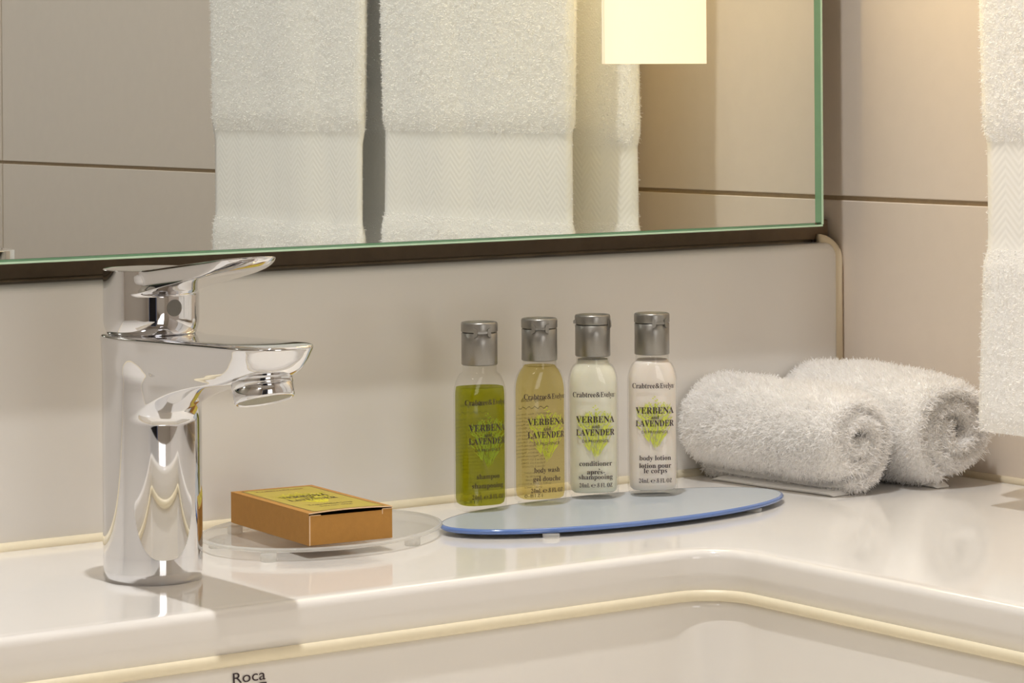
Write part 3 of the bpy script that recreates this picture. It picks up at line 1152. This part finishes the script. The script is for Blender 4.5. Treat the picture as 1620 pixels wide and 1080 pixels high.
# aerator, tilted towards the user
ae = empty('aerator', (0, -92.0, 91.0))
ae.parent = fa
ae.rotation_euler = (math.radians(-17), 0, 0)
rows = [ring(r, r, z, 56) for z, r in ((4, 12.4), (-2.0, 12.4), (-2.3, 12.1), (-2.5, 12.4), (-7.0, 12.2), (-7.6, 11.9), (-7.8, 11.3), (-7.2, 10.9), (-6.8, 10.8))]
v, f = loft(rows[::-1], False, True)
mesh_obj('aerator_ring', v, f, MT['chrome'], ae, True)
v, f = loft([ring(10.9, 10.9, -7.3, 48), ring(10.9, 10.9, -6.6, 48)])
mesh_obj('aerator_screen', v, f, MT['aer_mesh'], ae)
# handle with lever
HR = 20.4
hz = [(103.9, 2, 9), (106, 2, 9), (114, 4, 10), (118.5, 11, 11), (120.8, 18, 12), (122.2, 25, 13), (123.2, 33, 13), (124.1, 44, 12.6), (124.9, 56, 12.3), (125.7, 67, 12.2),
      (126.8, 78, 12.3), (128.2, 85.5, 12.6), (129.8, 89.4, 12.9), (131.0, 90.8, 13.0), (131.7, 91, 13)]
hzc = smooth_curve(hz, 7)


def hR(z):
    t = min(1.0, max(0.0, (z - 103.9) / 7.5))
    return HR - 2.9 * (1 - math.sqrt(max(0.0, 1 - (1 - t) ** 2)))


hd = empty('handle', (0, 0, 0))
hd.parent = fa
zz = np.unique(np.concatenate([np.linspace(103.9, 112, 17), hzc[:, 0]]))
v, f = polar_body(hR, hzc, zz, 4.5, 0.118)
mesh_obj('lever', v, f, MT['chrome'], hd, True)
# round plug on the front of the handle
bt = []
for zo, r in ((0, 3.6), (0.35, 3.5), (0.45, 3.2)):
    a = np.linspace(0, 2 * PI, 32, endpoint=False)
    bt.append(np.stack([r * np.cos(a), -np.sqrt(HR ** 2 - (r * np.cos(a)) ** 2) - zo + 0.1, 116.2 + r * np.sin(a)], 1))
v, f = loft(bt, True, True)
mesh_obj('indicator_plug', v, f, MT['button'], hd, False)


# ------------------------------------------------------------------ towels
def fibres(P, Nn, length, width, jitter, droop=0.0, lenvar=0.35, seed=1):
    """curved two-segment strands at points P with normals Nn -> verts, tris"""
    g = np.random.default_rng(seed)
    n = len(P)
    d = Nn + jitter * g.normal(size=(n, 3))
    d /= np.linalg.norm(d, axis=1, keepdims=True)
    bend = g.normal(size=(n, 3)) * 0.75
    bend[:, 2] -= droop
    L = length * (1 + lenvar * g.normal(size=n)).clip(0.35, 2.0)
    L = L[:, None] if np.ndim(length) == 0 else (np.asarray(length) * (1 + lenvar * g.normal(size=n)).clip(0.35, 2.0))[:, None]
    side = np.cross(d, g.normal(size=(n, 3)))
    side /= np.linalg.norm(side, axis=1, keepdims=True) + 1e-9
    w = width * (0.7 + 0.6 * g.random((n, 1)))
    p0 = P - Nn * 0.3
    p1 = P + d * L * 0.55
    d2_ = d + bend * 0.7
    d2_ /= np.linalg.norm(d2_, axis=1, keepdims=True)
    p2 = p1 + d2_ * L * 0.5
    V = np.stack([p0 - side * w * 0.5, p0 + side * w * 0.5, p1 - side * w * 0.55, p1 + side * w * 0.55, p2 - side * w * 0.28, p2 + side * w * 0.28], 1).reshape(-1, 3)
    b = (np.arange(n) * 6)[:, None]
    T = np.concatenate([b + np.array([[0, 1, 3]]), b + np.array([[0, 3, 2]]), b + np.array([[2, 3, 5]]), b + np.array([[2, 5, 4]])], 1).reshape(-1, 3)
    return V, T


def sample_tris(V, T, n, weight=None, seed=1):
    g = np.random.default_rng(seed)
    a, b, c = V[T[:, 0]], V[T[:, 1]], V[T[:, 2]]
    cr = np.cross(b - a, c - a)
    ar = np.linalg.norm(cr, axis=1)
    nn = cr / (ar[:, None] + 1e-12)
    w = ar if weight is None else ar * weight
    idx = g.choice(len(T), size=n, p=w / w.sum())
    u = g.random(n); v_ = g.random(n)
    fl = u + v_ > 1
    u[fl], v_[fl] = 1 - u[fl], 1 - v_[fl]
    P = a[idx] + (b - a)[idx] * u[:, None] + (c - a)[idx] * v_[:, None]
    return P, nn[idx], idx


def to_tris(F):
    T = []
    for q in F:
        for i in range(1, len(q) - 1):
            T.append((q[0], q[i], q[i + 1]))
    return np.array(T)


def orient_outward(o):
    import bmesh
    bm = bmesh.new()
    bm.from_mesh(o.data)
    bmesh.ops.recalc_face_normals(bm, faces=bm.faces[:])
    bm.to_mesh(o.data)
    bm.free()


def rolled_towel(loc, rz, R, length, label, seed, turns_dir=1, start=-1.35, taper_front=0.86, taper_back=0.9, nf=70000, squash=0.97):
    root = empty('rolled_towel', loc, rz)
    tag(root, label, 'towel', 'rolled towels in the corner')
    th = 9.2
    r0 = R - th / 2
    nturn = (r0 - 5.0) / th
    nu, nv = 150, 44
    phi = np.linspace(0, 2 * PI * nturn, nu)
    rc = r0 - th * phi / (2 * PI)
    g = np.random.default_rng(seed)
    loopo, loopi = [], []
    ends = np.minimum(phi / 0.25, 1) ** 0.5
    ende = np.minimum((phi[-1] - phi) / 0.5, 1) ** 0.5
    half = th / 2 * 0.95 * np.minimum(ends, ende).clip(0.12, 1)
    V, rows = [], []
    ph = g.random(6) * 6.28
    for j in range(nv + 1):
        s = j / nv
        y = (s - 0.5) * length
        e = min(1.0, min(s, 1 - s) / 0.05)
        kk = 1 - 0.45 * (1 - math.sqrt(max(0, 1 - (1 - e) ** 2)))
        edge = abs(2 * s - 1) ** 5
        tp = 1 - (1 - (taper_front if s < 0.5 else taper_back)) * edge
        wob = 1 + 0.02 * math.sin(7 * s + ph[0]) + 0.012 * math.sin(17 * s + ph[1])
        # layers stick out unevenly at the ends
        lay = np.sin(phi * 0.9 + ph[2]) * 1.6 + (phi / phi[-1]) * (-2.5)
        a = start + turns_dir * phi
        lump = 1 + 0.018 * np.sin(3 * a + ph[3] + 4 * s) + 0.012 * np.sin(5 * a + ph[4] - 6 * s)
        ro = (rc + half * kk) * tp * wob * lump
        ri = (rc - half * kk) * tp * wob * lump
        yo = y + (lay * (1 if s < 0.5 else -1) * abs(2 * s - 1) ** 3)
        O = np.stack([ro * np.cos(a), np.full(nu, 1.0) * yo, ro * np.sin(a)], 1)
        I = np.stack([ri * np.cos(a), np.full(nu, 1.0) * yo, ri * np.sin(a)], 1)[::-1]
        rows.append(np.concatenate([O, I]))
    allv = np.concatenate(rows)
    m = 2 * nu
    # rest on the counter: flatten below, settle
    cz = R * squash
    z = allv[:, 2] + cz - 1.0
    z = np.where(z < 4, 4 - 3.2 * (1 - np.exp(-(4 - z) / 4.0)), z)
    allv[:, 2] = z
    F, kind = [], []
    for j in range(nv):
        for i in range(m):
            k = (i + 1) % m
            F.append((j * m + i, j * m + k, (j + 1) * m + k, (j + 1) * m + i))
            kind.append(i)
    # end caps: ladder between outer and inner curve
    capF = []
    for base, flip in ((0, False), (nv * m, True)):
        for i in range(nu - 1):
            q = (base + i, base + i + 1, base + m - 2 - i, base + m - 1 - i)
            capF.append(q if flip else tuple(reversed(q)))
    if turns_dir > 0:
        F = [tuple(reversed(q)) for q in F]
    else:
        capF = [tuple(reversed(q)) for q in capF]
    FF = F + capF
    body = mesh_obj('rolled_cloth', allv, FF, MT['towel_base'], root, True)
    orient_outward(body)
    FF = [tuple(p.vertices) for p in body.data.polygons]
    pn = np.array([p.normal[:] for p in body.data.polygons])
    pc = np.array([p.center[:] for p in body.data.polygons]) / MM
    dot = (pn[:, 0] * pc[:, 0] + pn[:, 2] * (pc[:, 2] - cz))[:len(F)]
    side_out = (np.array(kind) < nu // 3)
    if dot[side_out].mean() < 0:
        body.data.flip_normals()
        FF = [tuple(p.vertices) for p in body.data.polygons]
    # pile
    T = to_tris(FF)
    nF = len(F)
    tri_face = np.repeat(np.arange(len(FF)), 2)
    wt = np.ones(len(FF)) * 0.0
    ii = np.array(kind)
    jj = np.repeat(np.arange(nv), m)
    u_idx = np.where(ii < nu, ii, 2 * nu - 1 - ii)
    first = phi[np.clip(u_idx, 0, nu - 1)] < 2 * PI * 1.04
    outer = ii < nu
    wt[:nF] = np.where(outer & first, 1.0, 0.0)
    nearend = (jj < 4) | (jj > nv - 5)
    wt[:nF] = np.where(nearend, np.maximum(wt[:nF], 0.9), wt[:nF])
    wt[nF:] = 1.5
    P, Nn, idx = sample_tris(allv, T, nf, wt[tri_face], seed)
    fidx = tri_face[idx]
    Lg = np.where(fidx >= nF, 3.3, 2.5)
    keep = P[:, 2] > 1.5
    P, Nn, Lg = P[keep], Nn[keep], Lg[keep]
    V, Tr = fibres(P, Nn, Lg, 0.45, 0.42, 0.15, seed=seed + 1)
    V[:, 2] = np.maximum(V[:, 2], 0.2)
    pile = fast_obj('terry_pile', V, Tr, MT['towel'], root)
    pile['kind'] = 'stuff'
    return root


def hem_strip(root, x0, x1, y0, y1, zt=2.4):
    rows = []
    for i in range(29):
        s = i / 28
        y = y0 + (y1 - y0) * s
        wv = 0.5 * math.sin(9 * s)
        k = min(1, min(s, 1 - s) / 0.03) ** 0.5
        prof_ = [(x0 + 1.2 + wv, 0.25), (x0 + wv, 0.8 + zt * 0.25), (x0 + 0.4 + wv, zt * 0.85), (x0 + 2 + wv, zt), (x1, zt + 0.6), (x1, 0.25)]
        rows.append(np.array([(px, y, max(0.2, pz * (0.4 + 0.6 * k))) for px, pz in prof_]))
    v, f = loft(rows)
    return mesh_obj('hem', v, f, MT['towel_band'], root, True)


r1 = rolled_towel((977, -58.0, 0), math.radians(6), 30.2, 104, 'rolled white terry towel beside the lotion bottle, its hem tucked underneath', 11, 1, start=-1.75, taper_front=0.84, taper_back=0.9)
hem_strip(r1, -13.5, 3, -48, 38, 2.0)
r2 = rolled_towel((1042, -64.0, 0), math.radians(-1), 31.5, 112, 'rolled white terry towel in the corner against the tiled side wall', 23, -1, start=-1.9, taper_front=0.93, taper_back=0.93)
hem_strip(r2, -11, -2, -54, 40, 2.0)


def hanging_towel(label, fy0, fy1, by0, by1, zband_f, zband_b, zbot, seed, nf=80000, group='towels on the wall rail'):
    """cloth folded over the rail: front fall at x=1002, back fall at x=1030"""
    XRAIL, ZRAIL, RR = 1016.0, 560.0, 13.0
    root = empty('hanging_towel', (XRAIL, (fy0 + fy1) / 2, zbot))
    tag(root, label, 'towel', group)
    bpy.context.view_layer.update()
    g = np.random.default_rng(seed)
    # path: back fall upwards, over the bar, front fall downwards
    path = []
    nb = 70
    for i in range(nb + 1):
        path.append((1030.0, zbot + (ZRAIL - zbot) * i / nb, 0))
    for i in range(1, 12):
        a = PI * i / 12
        path.append((XRAIL + 14 * math.cos(a), ZRAIL + 14 * math.sin(a), 1))
    for i in range(nb + 1):
        path.append((1002.0, ZRAIL - (ZRAIL - zbot) * i / nb, 2))
    path = np.array(path)
    n = len(path)
    nyy = 40
    ph = g.random(8) * 6.28

    def half_th(i):
        x, z, s = path[i]
        if s == 1:
            return 2.6
        zb = zband_b if s == 0 else zband_f
        h = 3.4
        if zb[1] <= z <= zb[0]:
            h = 1.7
        for q in zb:
            if abs(z - q) < 3.5:
                h = min(h, 1.5)
        dd = z - zbot
        if dd < 4:
            h *= max(0.3, math.sqrt(dd / 4))
        return h

    ins, outs = [], []
    for j in range(nyy + 1):
        s = j / nyy
        e = min(1.0, min(s, 1 - s) / 0.03)
        ke = 0.35 + 0.65 * math.sqrt(max(0, 1 - (1 - e) ** 2))
        row_o, row_i = [], []
        for i in range(n):
            x, z, sd = path[i]
            mix = np.clip((i - nb * 0.8) / (nb * 0.4 + 12), 0, 1)
            y0 = by0 + (fy0 - by0) * mix
            y1 = by1 + (fy1 - by1) * mix
            y = y0 + (y1 - y0) * s
            low = max(0.0, (ZRAIL - z) / (ZRAIL - zbot))
            yw = 2.2 * math.sin(z * 0.021 + ph[0] + sd) * (1 if s > 0.5 else -1) * abs(2 * s - 1) * low
            band = zband_b if sd == 0 else zband_f
            if sd != 1 and band[1] - 2 < z < band[0] + 2:
                yw += (2.2 if s < 0.5 else -2.2) * abs(2 * s - 1)
            wx = low * (2.6 * math.sin(6.0 * s + ph[1] + 1.5 * sd) + 1.6 * math.sin(13 * s + ph[2] + z * 0.012))
            if sd == 2:
                wx = -abs(wx) * 0.6 + wx * 0.3
            a0, a1 = path[max(i - 1, 0)], path[min(i + 1, n - 1)]
            tx, tz = a1[0] - a0[0], a1[1] - a0[1]
            l = math.hypot(tx, tz)
            nx, nz = tz / l, -tx / l
            h = half_th(i) * ke
            row_o.append((x + wx + nx * h, y + yw, z + nz * h))
            row_i.append((x + wx - nx * h, y + yw, z - nz * h))
        outs.append(row_o)
        ins.append(row_i)
    rows = [np.array(o + i_[::-1]) for o, i_ in zip(outs, ins)]
    m = 2 * n
    V = np.concatenate(rows)
    F, bandface = [], []
    for j in range(nyy):
        for i in range(m):
            k = (i + 1) % m
            F.append((j * m + i, (j + 1) * m + i, (j + 1) * m + k, j * m + k))
            pi_ = i if i < n else m - 1 - i
            pk = k if k < n else m - 1 - k
            zz_ = (path[pi_][1] + path[pk][1]) / 2
            sd = path[pi_][2]
            zb = zband_b if sd == 0 else zband_f
            bandface.append(sd != 1 and zb[1] <= zz_ <= zb[0])
    capF = []
    for base, flip in ((0, False), (nyy * m, True)):
        for i in range(n - 1):
            q = (base + i, base + i + 1, base + m - 2 - i, base + m - 1 - i)
            capF.append(tuple(reversed(q)) if flip else q)
    FF = F + capF
    me_o = mesh_obj('cloth', V, FF, MT['towel_base'], None, True)
    me_o.data.materials.append(MT['towel_band'])
    mi_ = np.zeros(len(FF), dtype=np.int32)
    mi_[:len(F)] = np.array(bandface, dtype=np.int32)
    me_o.data.polygons.foreach_set('material_index', mi_)
    orient_outward(me_o)
    FF = [tuple(p.vertices) for p in me_o.data.polygons]
    abs_child(me_o, root)
    T = to_tris(FF)
    tf = np.repeat(np.arange(len(FF)), 2)
    wt = np.where(mi_ == 1, 0.0, 1.0)
    cen = np.array([V[list(q)].mean(0) for q in FF])
    wt = wt * np.where(cen[:, 2] < 285, 1.0, np.where(cen[:, 2] < 420, 0.15, 0.0))
    # hidden faces between the two falls
    inner = (cen[:, 0] > 1004.5) & (cen[:, 0] < 1027.5) & (cen[:, 1] < fy1 - 4) & (cen[:, 1] > fy0 + 4)
    wt[:len(F)] = wt[:len(F)] * np.where(inner[:len(F)], 0.15, 1.0)
    wt[len(F):] *= 1.5
    P, Nn, idx = sample_tris(V, T, nf, wt[tf], seed)
    Vf, Tf = fibres(P, Nn, 1.3, 0.32, 0.5, 0.2, seed=seed + 3)
    pile = fast_obj('terry_pile', Vf, Tf, MT['towel'], None)
    abs_child(pile, root)
    pile['kind'] = 'stuff'
    return root


hanging_towel('white terry towel on the wall rail at the right edge, nearest the mirror', -387, -181, -392, -158, (179, 126), (172, 128), 38, 31)
hanging_towel('white terry towel seen only in the mirror, farther along the rail', -606, -408, -612, -404, (176, 120), (176, 124), 36, 41, 60000)

# rail carrying both towels
ra = empty('towel_rail', (XR, -400, 560))
tag(ra, 'chrome towel rail on the tiled side wall carrying the white towels', 'rail')
bpy.context.view_layer.update()
v, f = tube_along([(1016, -700, 560), (1016, -110, 560)], 8.0, 20)
abs_child(mesh_obj('bar', v, f, MT['chrome'], None, True), ra)
for yy in (-690, -120):
    v, f = tube_along([(1016, yy, 560), (XR - 1, yy, 560)], 7.0, 16)
    abs_child(mesh_obj('bracket', v, f, MT['chrome'], None, True), ra)
